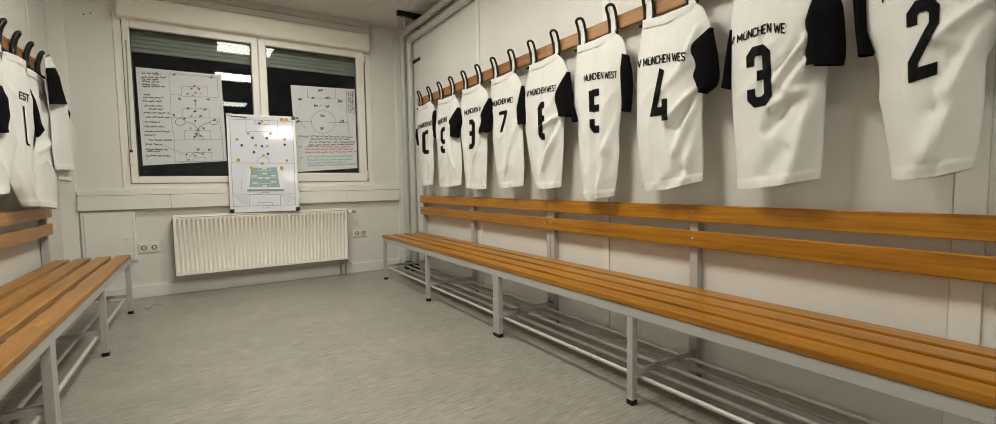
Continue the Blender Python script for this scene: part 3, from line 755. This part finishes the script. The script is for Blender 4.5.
# ------------------------------------------------------------------ jerseys
def edge_fn(pts, X):
    P = [at_x(px, py, X) for px, py in pts]
    z = np.array([p.z for p in P]); y = np.array([p.y for p in P])
    d = z[0]-z
    d = np.maximum.accumulate(d + np.arange(len(d))*1e-6)
    tt = d/d[-1]
    t = np.linspace(0, 1, 81); yy = np.interp(t, tt, y); zz = z[0]-t*(z[0]-z[-1])
    k = np.array([1, 2, 3, 2, 1])/9
    ys = np.convolve(np.pad(yy, 2, mode='edge'), k, 'valid'); ys[:2] = yy[:2]; ys[-2:] = yy[-2:]
    return t, ys, zz
def loft(L, R, X, s, Th, sag=0, hem=0, folds=(), seed=0, nu=64, nv=110, noise_amp=.0035, back=.012, skew=0, closed_top=False, pleats=()):
    """front + back cloth layers between two traced edges; s = direction of the room"""
    t, yl, zl = edge_fn(L, X); _, yr, zr = edge_fn(R, X)
    bm = bmesh.new()
    U = np.linspace(0, 1, nu+1); V = np.linspace(0, 1, nv+1)
    fr = []; bk = []
    ff = []
    for (a, b, w, amp, kind) in folds:
        A = at_x(*a, X); Bp = at_x(*b, X); ff.append((A.y, A.z, Bp.y, Bp.z, w*.72, amp*1.45, kind))
    for v in V:
        y0 = np.interp(v, t, yl); z0 = np.interp(v, t, zl); y1 = np.interp(v, t, yr); z1 = np.interp(v, t, zr)
        rf = []; rb = []
        for u in U:
            y = y0+(y1-y0)*u; z = z0+(z1-z0)*u
            bell = 4*u*(1-u)
            z -= sag*bell*(1-v)**4*1.0 + hem*bell*v**6
            c = 2*u-1
            pr = (1-abs(c)**2.6)
            pr = pr*(1+skew*c)
            dep = Th*(.45+.55*min(1, v*4))*pr
            edge = min(1, 6*u, 6*(1-u))
            for (u0, drift, w, amp) in pleats:
                g = (u-u0-drift*(v-.5))/w
                dep += amp*math.exp(-g*g)*min(1, .25+v*1.3)*edge
            for (ay, az, by, bz, w, amp, kind) in ff:
                dy, dz = by-ay, bz-az; LL = math.hypot(dy, dz)
                al = ((y-ay)*dy+(z-az)*dz)/(LL*LL); di = ((y-ay)*dz-(z-az)*dy)/LL
                tp = math.exp(-max(0, -al)**2*30)*math.exp(-max(0, al-1)**2*30) if kind != 'taper' else (math.exp(-((al-.4)/.45)**2))
                if kind == 'step':
                    dep += amp*(.5+.5*math.tanh(di/w))*tp*edge
                else:
                    dep += amp*math.exp(-(di/w)**2)*tp*edge
            dep += noise_amp*edge*noise.noise(Vector((y*9+seed*7.3, z*5.5, seed)))+noise_amp*.5*edge*noise.noise(Vector((y*22+seed, z*14, 3+seed)))
            q1 = noise.noise(Vector((y*5+z*3.2+seed*3.1, z*2.4-y*1.6, seed*1.7))); dep += .008*edge*(1-abs(q1)*2.2)**3*min(1, v*3) if abs(q1) < .45 else 0
            dep += .0035*max(0, min(1, (v-.955)/.004)) - .002*math.exp(-((v-.950)/.004)**2)
            dep = max(dep, -.004)
            rf.append(bm.verts.new((X+s*dep, y, z)))
            if 0 < u < 1: rb.append(bm.verts.new((X-s*(back*pr+.002), y, z)))
        fr.append(rf); bk.append([rf[0]]+rb+[rf[-1]])
    for i in range(nv):
        for k in range(nu):
            bm.faces.new((fr[i][k], fr[i][k+1], fr[i+1][k+1], fr[i+1][k]))
            bm.faces.new((bk[i][k], bk[i+1][k], bk[i+1][k+1], bk[i][k+1]))
    for g in ((fr[0], bk[0]),) if closed_top else ():
        for k in range(nu):
            q = [g[0][k], g[1][k], g[1][k+1], g[0][k+1]]; q = list(dict.fromkeys(q))
            if len(q) > 2: bm.faces.new(q)
    bm.normal_update()
    top = [x.co.copy() for x in fr[0]]; topb = [x.co.copy() for x in bk[0]]
    return bm, top, topb
CHW, CHT = .5, .165
l_, r_, b0, t0_, c_ = .075, .425, .075, .925, .085
DIG = {'0': [[(l_+c_, t0_), (r_-c_, t0_), (r_, t0_-c_), (r_, b0+c_), (r_-c_, b0), (l_+c_, b0), (l_, b0+c_), (l_, t0_-c_), (l_+c_, t0_)]],
       '2': [[(l_, .70), (l_, t0_-c_), (l_+c_, t0_), (r_-c_, t0_), (r_, t0_-c_), (r_, .66), (l_+.01, .23), (l_+.01, b0), (.5, b0)]],
       '3': [[(l_, .69), (l_, t0_-c_), (l_+c_, t0_), (r_-c_, t0_), (r_, t0_-c_), (r_, b0+c_), (r_-c_, b0), (l_+c_, b0), (l_, b0+c_), (l_, .31)], [(.2, .51), (r_, .51)]],
       '4': [[(.34, 1.0), (.08, .19), (.5, .19)], [(.415, 0), (.415, .42)]],
       '5': [[(.5, t0_), (l_, t0_), (l_, .56), (r_-c_, .56), (r_, .56-c_), (r_, b0+c_), (r_-c_, b0), (l_+c_, b0), (l_, b0+c_), (l_, .32)]],
       '6': [[(r_, .72), (r_, t0_-c_), (r_-c_, t0_), (l_+c_, t0_), (l_, t0_-c_), (l_, b0+c_), (l_+c_, b0), (r_-c_, b0), (r_, b0+c_), (r_, .56-c_), (r_-c_, .56), (l_, .56)]],
       '7': [[(0, t0_), (r_+.02, t0_), (r_+.02, .80), (.17, 0)]],
       '8': [[(l_+c_, t0_), (r_-c_, t0_), (r_, t0_-c_), (r_, b0+c_), (r_-c_, b0), (l_+c_, b0), (l_, b0+c_), (l_, t0_-c_), (l_+c_, t0_)], [(l_, .53), (r_, .53)]],
       '9': [[(l_, .28), (l_, b0+c_), (l_+c_, b0), (r_-c_, b0), (r_, b0+c_), (r_, t0_-c_), (r_-c_, t0_), (l_+c_, t0_), (l_, t0_-c_), (l_, .44+c_), (l_+c_, .44), (r_, .44)]],
       '1': [[(.06, .8), (.3, t0_), (.3, 0)]]}
e0, e1 = .06, .5
LET = {'S': [[(e1, .78), (e1-.04, .9), (.4, .94), (.16, .94), (e0, .86), (e0, .66), (.12, .56), (.44, .46), (e1, .36), (e1, .16), (.4, .06), (.16, .06), (e0, .14), (e0, .24)]],
       'V': [[(0, 1), (.28, .02), (.56, 1)]], 'M': [[(e0, 0), (e0, .97), (.34, .3), (.62, .97), (.62, 0)]], 'Ü': [[(e0, .8), (e0, .14), (.14, .06), (.42, .06), (e1, .14), (e1, .8)], [(.14, .92), (.14, 1.04)], [(.42, .92), (.42, 1.04)]],
       'N': [[(e0, 0), (e0, .96), (e1, .04), (e1, 1)]], 'C': [[(e1, .74), (e1, .86), (.42, .94), (.14, .94), (e0, .86), (e0, .14), (.14, .06), (.42, .06), (e1, .14), (e1, .26)]], 'H': [[(e0, 0), (e0, 1)], [(e1, 0), (e1, 1)], [(e0, .5), (e1, .5)]],
       'E': [[(e1, .94), (e0, .94), (e0, .06), (e1, .06)], [(e0, .5), (.44, .5)]], 'W': [[(0, 1), (.18, .03), (.38, .8), (.58, .03), (.76, 1)]], 'T': [[(0, .94), (.56, .94)], [(.28, .94), (.28, 0)]], ' ': []}
WID = {'M': .80, 'W': .86, 'V': .66, ' ': .30}
def jersey(label, L, R, X, s, Th, collar=True, folds=(), pleats=(), sleeves=(), num=None, text=None, sag=.012, hem=.012, seed=0, skew=0, group='white football jerseys hanging on the right rail', panels=(), noise_amp=.0035, marks=()):
    bm, top, topb = loft(L, R, X, s, Th, sag, hem, folds, seed, skew=skew, pleats=pleats, noise_amp=noise_amp)
    bvh = BVHTree.FromBMesh(bm)
    base = (top[0]+top[-1])/2
    root = empty('football_jersey', tuple(base), label, 'jersey', group)
    me_bm = bm
    sub('jersey_body', me_bm, 'white_cloth', root, 'keep')
    if collar:
        bm = bmesh.new(); loop = top + topb[-2:0:-1]; n = len(loop); rings = []
        c0 = Vector((X, base.y, 0))
        for (dz, off) in ((.003, .001), (.007, .003), (.007, .006), (.002, .008), (-.028, .0075), (-.034, .006), (-.0355, .001)):
            row = []
            for i, p in enumerate(loop):
                fs = s if i < len(top) else -s
                e = 1 if 2 < i < len(top)-3 else .4
                row.append(bm.verts.new((p.x+fs*off*e, p.y, p.z+dz)))
            rings.append(row)
        for a, b in zip(rings, rings[1:]):
            for k in range(n): bm.faces.new((a[k], a[(k+1) % n], b[(k+1) % n], b[k]))
        sub('collar', bm, 'white_cloth', root, True)
    for (SL, SR, dx, th, materialS) in sleeves:
        bm, _, _ = loft(SL, SR, X+s*dx, s, th, 0, 0, (), seed+5, nu=20, nv=24, noise_amp=.004, back=.012, closed_top=True)
        sub('sleeve' if materialS == 'black_cloth' else 'back_panel', bm, materialS, root, 'keep')
    def onto(px, py, lift=.0028):
        d = ray(px, py); h = bvh.ray_cast(EYE, d)
        if h[0] is None: return None
        n = h[1]
        if n.dot(d) > 0: n = -n
        return h[0]+n*lift
    if num:
        for (ch, quad, clip) in num:
            (ax, ay), (bx_, by), (cx_, cy2), (dx_, dy_) = quad      # TL TR BR BL
            def mp(q):
                u = q[0]/CHW; v = q[1]
                x = (dx_*(1-u)+cx_*u)*(1-v)+(ax*(1-u)+bx_*u)*v
                y = (dy_*(1-u)+cy2*u)*(1-v)+(ay*(1-u)+by*u)*v
                return onto(x, y)
            bm = bmesh.new()
            kp = (lambda q: clip[0]*CHW-1e-6 <= q[0] <= clip[1]*CHW+1e-6) if clip else None
            for p in DIG[ch]: ribbon(bm, p, CHT, mp, .02, kp, cols=10)
            o = sub('number', bm, 'print', root)
    for (pl_, w_) in marks:
        bm = bmesh.new(); ribbon(bm, pl_, w_, lambda q: onto(q[0], q[1]), 1.0, cols=2); sub('number', bm, 'print', root)
    if text:
        word, path, hv, clip = text              # path: baseline polyline in photo px, hv: letter height (px)
        P = path; seg = [0]
        for a, b in zip(P, P[1:]): seg.append(seg[-1]+math.hypot(b[0]-a[0], b[1]-a[1]))
        tot = sum(WID.get(c, .62) for c in word)
        def along(f):
            d = f*seg[-1]
            for i in range(len(P)-1):
                if d <= seg[i+1] or i == len(P)-2:
                    k = (d-seg[i])/(seg[i+1]-seg[i]); return (P[i][0]+(P[i+1][0]-P[i][0])*k, P[i][1]+(P[i+1][1]-P[i][1])*k)
        bm = bmesh.new(); x = 0
        for c in word:
            for p in LET[c]:
                def mp(q):
                    f = (x+q[0])/tot; b = along(f)
                    if clip and not (clip[0] <= b[0] <= clip[1]): return None
                    hh = hv[0]+(hv[1]-hv[0])*f
                    return onto(b[0]+q[1]*hh*.02, b[1]-q[1]*hh)
                ribbon(bm, p, .16, mp, .12, cols=2)
            x += WID.get(c, .62)
        sub('club_name', bm, 'print', root)
    return root

XR = 1.80
# --- number 10
jersey('white jersey with half a black 0 showing, last on its rail beside the grey pipes', [(418.4, 107.6), (417.4, 117), (416.6, 126), (418.6, 145), (420.4, 165), (422, 180), (423.6, 185)],
       [(430.6, 102), (433.6, 105), (434.6, 113), (434, 130), (433.2, 145), (434, 165), (433, 184.6)], XR, -1, .02, seed=1, hem=.008,
       pleats=((.62, .1, .07, -.007), (.35, 0, .2, .006), (.82, 0, .1, .008)),
       sleeves=(([(416, 130), (416.6, 137), (418.4, 144)], [(417.5, 128), (418.6, 136), (420, 146)], .006, .012, 'black_cloth'), ([(432.6, 112), (433, 124), (434.4, 135)], [(435.4, 110), (436, 124), (436, 138)], .0, .012, 'black_cloth')),
       num=[('0', ((422, 131.2), (432.6, 129.4), (433.6, 152.6), (422.4, 154.6)), (0, .62))], text=('SV MÜNCHEN WEST', [(417.8, 130.2), (424, 127.2), (433.5, 124.8)], (4.6, 4.6), None))
# --- number 9
jersey('white jersey with half a black 9 showing, second from the grey pipes', [(438.2, 100.8), (436.8, 115), (435.4, 130), (437, 145), (438.2, 165), (439, 180), (440, 187)],
       [(455, 95.2), (459, 103), (460.6, 110), (460.5, 125), (460.5, 140), (461.8, 155), (462, 170), (461.5, 185)], XR, -1, .025, seed=2, hem=.008,
       pleats=((.5, .1, .06, -.008), (.25, 0, .2, .006), (.8, -.1, .14, .010)), folds=(((449, 136), (457, 165), .02, .012, 'ridge'),),
       sleeves=(([(457.8, 107.4), (452, 116), (448.8, 121.8), (451, 127), (450.6, 136)], [(459.6, 107.6), (461.8, 116), (462.9, 123), (460.2, 128), (459.4, 138)], .022, .026, 'black_cloth'),),
       num=[('9', ((440.6, 128), (448, 126.4), (448.4, 152.2), (440.8, 153.4)), (0, .62))], text=('MÜNCHEN WEST', [(438.3, 125), (442, 123), (453, 119.4)], (4.8, 4.8), (437, 447)))
# --- number 8
jersey('white jersey with half a black 8 showing, third from the grey pipes', [(462.6, 90.8), (460.8, 105), (459.4, 115.5), (460.3, 130), (462.6, 150), (464.4, 170), (466.2, 187)],
       [(480.4, 84.6), (486, 90), (489.4, 99), (488.4, 115), (487.4, 134), (487.5, 150), (487, 170), (486.3, 189)], XR, -1, .025, seed=3, hem=.006,
       pleats=((.32, .0, .05, -.012), (.15, 0, .1, .006), (.72, -.1, .18, .008)), folds=(((484, 134), (478, 160), .02, .010, 'ridge'),),
       sleeves=(([(488.6, 98.2), (484, 107), (481, 113.8), (481.6, 121.6), (478.6, 130), (479, 134)], [(490.6, 98.4), (493, 106), (493.4, 114), (492.6, 121), (491.8, 127), (491.4, 131)], .022, .026, 'black_cloth'),),
       num=[('8', ((465, 121), (475.4, 119), (475.2, 148), (464.8, 150)), (.44, 1))], text=('MÜNCHEN WEST', [(464.6, 115.6), (472, 113), (488, 110)], (5, 5), (463, 481)))
# --- number 7
jersey('white jersey with a black number 7, fourth from the grey pipes', [(491.6, 80.4), (491, 92), (491.2, 108), (492.4, 134), (494.6, 157.6), (498.6, 184), (499.6, 187)],
       [(513.6, 71.8), (519, 77), (522.4, 87), (521.6, 104), (522.6, 124), (523.6, 145), (524.4, 165), (523.6, 185.8)], XR, -1, .03, seed=4, hem=.008,
       pleats=((.55, -.1, .07, -.010), (.25, .05, .14, .006), (.78, -.1, .12, .010)), folds=(((519, 128), (510, 168), .025, .012, 'ridge'),),
       sleeves=(([(521.4, 86.6), (519.6, 96), (517.6, 107.4), (518, 118), (518.8, 125)], [(523.4, 85.8), (525.6, 94), (527, 104), (528, 115), (527.4, 124)], .012, .022, 'black_cloth'),),
       num=[('7', ((499.6, 112), (506.8, 110.4), (506.2, 131), (498.6, 133)), None)], text=('MÜNCHEN WEST', [(492.4, 107.2), (500, 104.6), (516, 101.6)], (5.4, 5.4), (491, 513)))
# --- number 6
jersey('white jersey with half a black 6 showing, hanging between numbers 7 and 5', [(529.6, 66.8), (527, 80), (524.2, 94), (522.8, 111), (525.4, 129), (528.4, 151), (532.2, 173), (536.8, 187.6)],
       [(557.5, 54.2), (563, 59), (566.4, 66), (568.6, 74), (568.6, 92), (565, 112), (564, 128), (564, 145), (562.8, 165), (561.4, 187)], XR, -1, .034, seed=5, hem=.008,
       pleats=((.52, .0, .035, -.008), (.36, .02, .08, .006), (.18, 0, .1, .003)), folds=(((560, 117), (546, 128), .02, .016, 'ridge'), ((563, 125), (549, 165), .025, .018, 'ridge'), ((558, 122), (548, 148), .02, -.012, 'ridge')),
       sleeves=(([(567.6, 72.4), (561, 84), (555.4, 93.4), (555, 101), (557.2, 109.6), (559.2, 116.5)], [(569.4, 72), (571.8, 84), (573.4, 95), (573.4, 106), (575, 113), (572, 117.5)], .026, .03, 'black_cloth'),
                ([(570.6, 108), (571.4, 114), (573, 122.4)], [(573.4, 106), (576, 114), (578, 121)], .02, .012, 'black_cloth')),
       num=[('6', ((537.4, 103), (552, 100.6), (552.4, 138.2), (538.6, 140)), (0, .48))], text=('SV MÜNCHEN WEST', [(525, 97.8), (534, 95.2), (545, 92.8), (556.5, 90.6)], (6, 6), (527, 556)))
# --- number 5
jersey('white jersey with part of a black 5 showing, hanging between numbers 6 and 4', [(577.3, 47.4), (576.4, 58), (575, 76), (572.8, 101), (575, 112), (578, 127), (579.4, 150), (581, 172), (584.4, 196.6)],
       [(615.3, 33), (622, 36.4), (626, 47), (627, 60), (625, 88), (622, 110), (619, 131), (619.6, 152), (617.4, 177.7), (614.8, 196)], XR, -1, .036, seed=6, hem=.012,
       pleats=((.43, -.02, .035, .008), (.53, -.02, .04, -.012), (.72, -.05, .09, .009), (.2, .05, .06, .006)), folds=(((622, 112), (609, 150), .03, .012, 'ridge'), ((575, 112), (584, 150), .02, -.012, 'ridge'), ((612, 150), (604, 190), .03, .01, 'ridge')),
       sleeves=(([(621.8, 53.4), (622.4, 70), (622.4, 88), (623, 100), (623.4, 111.4)], [(629, 55.4), (632, 70), (633.4, 85), (632.2, 100), (630.4, 112.6)], .008, .034, 'black_cloth'),),
       num=[('5', ((588.6, 90.8), (606, 87.4), (606.4, 131.6), (589.6, 133)), (0, .62))], text=('SV MÜNCHEN WEST', [(580, 87.6), (585.5, 81.6), (597, 79.2), (617, 78)], (6.8, 6.8), (583, 617)))
# --- number 4
jersey('white jersey with a narrow black 4, hanging between numbers 5 and 3', [(642.9, 22), (640.6, 40), (637.6, 62), (636.6, 85), (636.8, 110), (637.4, 134), (639.4, 158), (641.6, 177), (645.6, 190.6)],
       [(696.5, 3), (704, 7.2), (711, 24), (711.6, 40), (707, 62), (703.4, 90), (702.4, 115), (703, 135), (703.8, 160), (703.4, 180.6)], XR, -1, .042, seed=7, hem=.014, sag=.018,
       pleats=((.30, .05, .05, .005), (.47, .04, .06, -.006), (.64, .0, .06, .006)), folds=(((705, 84), (676, 120), .03, .018, 'ridge'), ((700, 100), (683, 150), .03, .018, 'ridge'), ((701, 92), (684, 124), .02, -.014, 'ridge'), ((700, 130), (690, 180), .03, .014, 'ridge'), ((688, 170), (672, 186), .04, -.010, 'ridge'), ((700, 30), (688, 62), .02, .008, 'ridge'), ((690, 66), (664, 96), .03, .008, 'ridge')),
       sleeves=(([(710.8, 28.4), (700, 37.6), (691.4, 46), (691, 54), (694.4, 59), (696.4, 67), (693.4, 77.6), (698.6, 88.7), (704, 93.6)], [(712.8, 28), (715.6, 41), (717.8, 53), (719.4, 66), (720, 74), (719.4, 81), (717, 87), (711, 90.6), (706.4, 93.4)], .03, .04, 'black_cloth'),),
       num=[('4', ((651.4, 70.6), (667, 68.6), (667.6, 119.8), (651, 122.6)), None)], text=('SV MÜNCHEN WEST', [(634.6, 69.6), (641, 67.2), (647, 65.8), (660, 63.4), (672, 61.4), (689, 61)], (7.6, 8.8), (637, 686)))
# --- number 3
jersey('white jersey with a big black 3, hanging between numbers 4 and 2', [(738.5, -14), (733.6, 0), (730.6, 28), (730.8, 70.8), (732.6, 108.5), (734.8, 141.5), (738.4, 189)],
       [(818, -45), (828, -38), (838, -6), (834, 30), (828, 68), (826, 90), (824.6, 118), (823.4, 150), (821.4, 178)], XR, -1, .05, seed=8, hem=.01, sag=.02,
       pleats=((.42, .03, .06, .004), (.62, .06, .08, -.006)), folds=(((812, 40), (785, 82), .022, .020, 'ridge'), ((815, 62), (794, 90), .03, .018, 'ridge'), ((806, 44), (782, 70), .018, -.012, 'ridge'), ((806, 92), (778, 108), .03, .016, 'ridge'), ((822, 96), (796, 176), .04, .020, 'ridge'), ((794, 104), (774, 132), .03, -.012, 'ridge'), ((790, 150), (770, 176), .05, -.010, 'ridge'), ((768, 96), (769, 40), .012, -.008, 'ridge')),
       sleeves=(([(812.6, -2), (808, 10), (804.6, 21.2), (806.8, 42.5), (805.4, 50), (804.8, 66)], [(838, -8), (843.4, 6), (845.2, 24), (846.4, 44), (846, 55), (844.8, 65.4)], .04, .028, 'black_cloth'),
                ([(729.6, 30), (726, 58), (722.2, 88)], [(732.6, 30), (731.6, 60), (731, 90)], .004, .012, 'black_cloth')),
       num=[('3', ((746.8, 49.4), (769.4, 43), (772.4, 103.6), (748.4, 108.6)), None)], text=('SV MÜNCHEN WEST', [(725.9, 47.5), (733, 44.6), (740, 42.2), (752, 37.5), (768, 32.6), (777, 33.2), (796, 34)], (7, 10.8), (730, 786.6)))
# --- number 2
jersey('white jersey with a big black 2, its collar above the upper edge of the photo', [(885, -72), (872, -30), (864.4, 0), (865.4, 36), (873, 53.8), (878.6, 66), (880, 86), (878.4, 98), (882, 112), (889.8, 156.8), (892, 179)],
       [(1014, -116), (1030, -102), (1044, -50), (1016, 10), (998, 36), (986, 60), (984.4, 103), (979.6, 143), (973.6, 168)], XR, -1, .055, seed=9, hem=.012, sag=.025,
       pleats=((.35, .03, .1, .006), (.60, .05, .06, -.006)), folds=(((1000, 0), (945, 40), .03, .018, 'ridge'), ((996, 28), (952, 92), .03, .02, 'ridge'), ((990, 12), (958, 36), .02, -.014, 'ridge'), ((985, 60), (935, 150), .04, .018, 'ridge'), ((960, 60), (940, 110), .03, -.010, 'ridge')),
       sleeves=(([(852, -20), (853.4, 4), (856, 34), (858.6, 57.5)], [(868, -22), (866, 4), (867, 30), (875.6, 54.7)], .006, .03, 'black_cloth'),
                ([(1012, -56), (1008, -20), (1004, 14)], [(1036, -92), (1070, -34), (1080, 16)], .03, .05, 'black_cloth')),
       num=[('2', ((907, 4), (939.8, -5), (937.4, 73.8), (908.4, 83)), None)], text=('SV MÜNCHEN WEST', [(866, 10), (885, 2.2), (905, -9), (930, -15), (965, -21)], (12, 13), (882, 889)))

# --- left wall
XL = -.845; XA = -.80
GL = 'white football jerseys hanging on the left rail'
jersey('white jersey with a raised black sleeve, last on the short rail towards the window', [(44.6, 58), (46, 80), (49, 100), (51, 125), (52.4, 150), (55.2, 169.4)], [(48, 53.6), (55, 68), (63, 100), (68, 122), (70.4, 145), (72, 168.4)], XA, 1, .028, collar=False, seed=11, group=GL, sag=0, hem=.004,
       pleats=((.6, 0, .15, .01),), sleeves=(([(46.6, 68.6), (48.4, 88), (49.6, 104)], [(54.8, 67.6), (60.5, 87), (66, 103.6)], .022, .026, 'black_cloth'),
                ([(62, 104), (60, 140), (57, 179)], [(66, 104), (77, 140), (71, 182)], -.02, .012, 'white_cloth'), ([(64, 107), (64.6, 118), (66, 131)], [(67, 106), (70.4, 114), (68.4, 124)], -.008, .008, 'black_cloth')))
jersey('white jersey in front of the raised black sleeve, hem touching the bench backrest', [(26.4, 69), (29, 88), (33, 110), (37, 125), (36, 140), (33.6, 152), (33.4, 175), (35.2, 206)], [(43.4, 83), (46.4, 95), (48.4, 117), (53.8, 151), (56.6, 185), (54.6, 209)], XL, 1, .026, seed=12, group=GL, sag=0, hem=.002,
       pleats=((.5, .1, .12, .008),), folds=(((52, 135), (36, 150), .03, .012, 'ridge'),), sleeves=(([(28, 88), (32.4, 108), (37.4, 137.5)], [(30.6, 90), (38.6, 112), (41, 124)], .02, .012, 'black_cloth'),),
       text=('EST', [(39, 97.5), (43, 101.4)], (6, 6), None))
jersey('white jersey with the large letters EST beside a thin black vertical mark', [(3, 52.4), (0, 70), (2, 100), (5, 130), (6, 160), (11, 186), (22, 206.6)], [(24.2, 62.6), (27, 80), (30.4, 100), (32.6, 120), (32, 135), (32.6, 160), (33.4, 185), (34.6, 205.6)], XL, 1, .034, seed=13, group=GL, sag=0, hem=.002,
       pleats=((.45, .1, .1, .008), (.75, 0, .1, -.006)), text=('EST', [(18.6, 98.4), (28.8, 102.4)], (7.4, 7.4), None), marks=(([(23, 106), (25, 126), (26.6, 143.5), (29.6, 145.6)], 1.5),))
jersey('white jersey cut by the left edge of the photo, black sleeve cuff in view', [(-30, 34), (-38, 60), (-36, 120), (-30, 196)], [(-1, 46), (1.6, 78), (5, 108), (12, 120), (15.5, 137), (11, 171), (3.4, 192)], XL+.012, 1, .04, seed=14, group=GL, sag=0, hem=.002,
       pleats=((.5, .1, .12, .01),), sleeves=(([(-10, 84), (-8, 110), (-5, 133)], [(2.4, 86), (5.6, 108), (5.8, 132)], .05, .02, 'black_cloth'),))

# ------------------------------------------------------------------ light and look
w = bpy.data.worlds.new('night'); SC.world = w; w.use_nodes = True
w.node_tree.nodes['Background'].inputs[0].default_value = (.004, .005, .007, 1); w.node_tree.nodes['Background'].inputs[1].default_value = .5
vs = SC.view_settings
vs.view_transform = 'Standard'; vs.look = 'None'; vs.gamma = 1; vs.use_curve_mapping = False; vs.exposure = 0.74
SC.display_settings.display_device = 'sRGB'
SC.cycles.use_denoising = True; SC.cycles.denoising_prefilter = 'FAST'
SC.cycles.pixel_filter_type = 'BLACKMAN_HARRIS'; SC.cycles.filter_width = 1.0
SC.cycles.max_bounces = 8; SC.cycles.diffuse_bounces = 5; SC.cycles.glossy_bounces = 3; SC.cycles.transparent_max_bounces = 8
SC.cycles.sample_clamp_indirect = 6; SC.cycles.caustics_reflective = False; SC.cycles.caustics_refractive = False
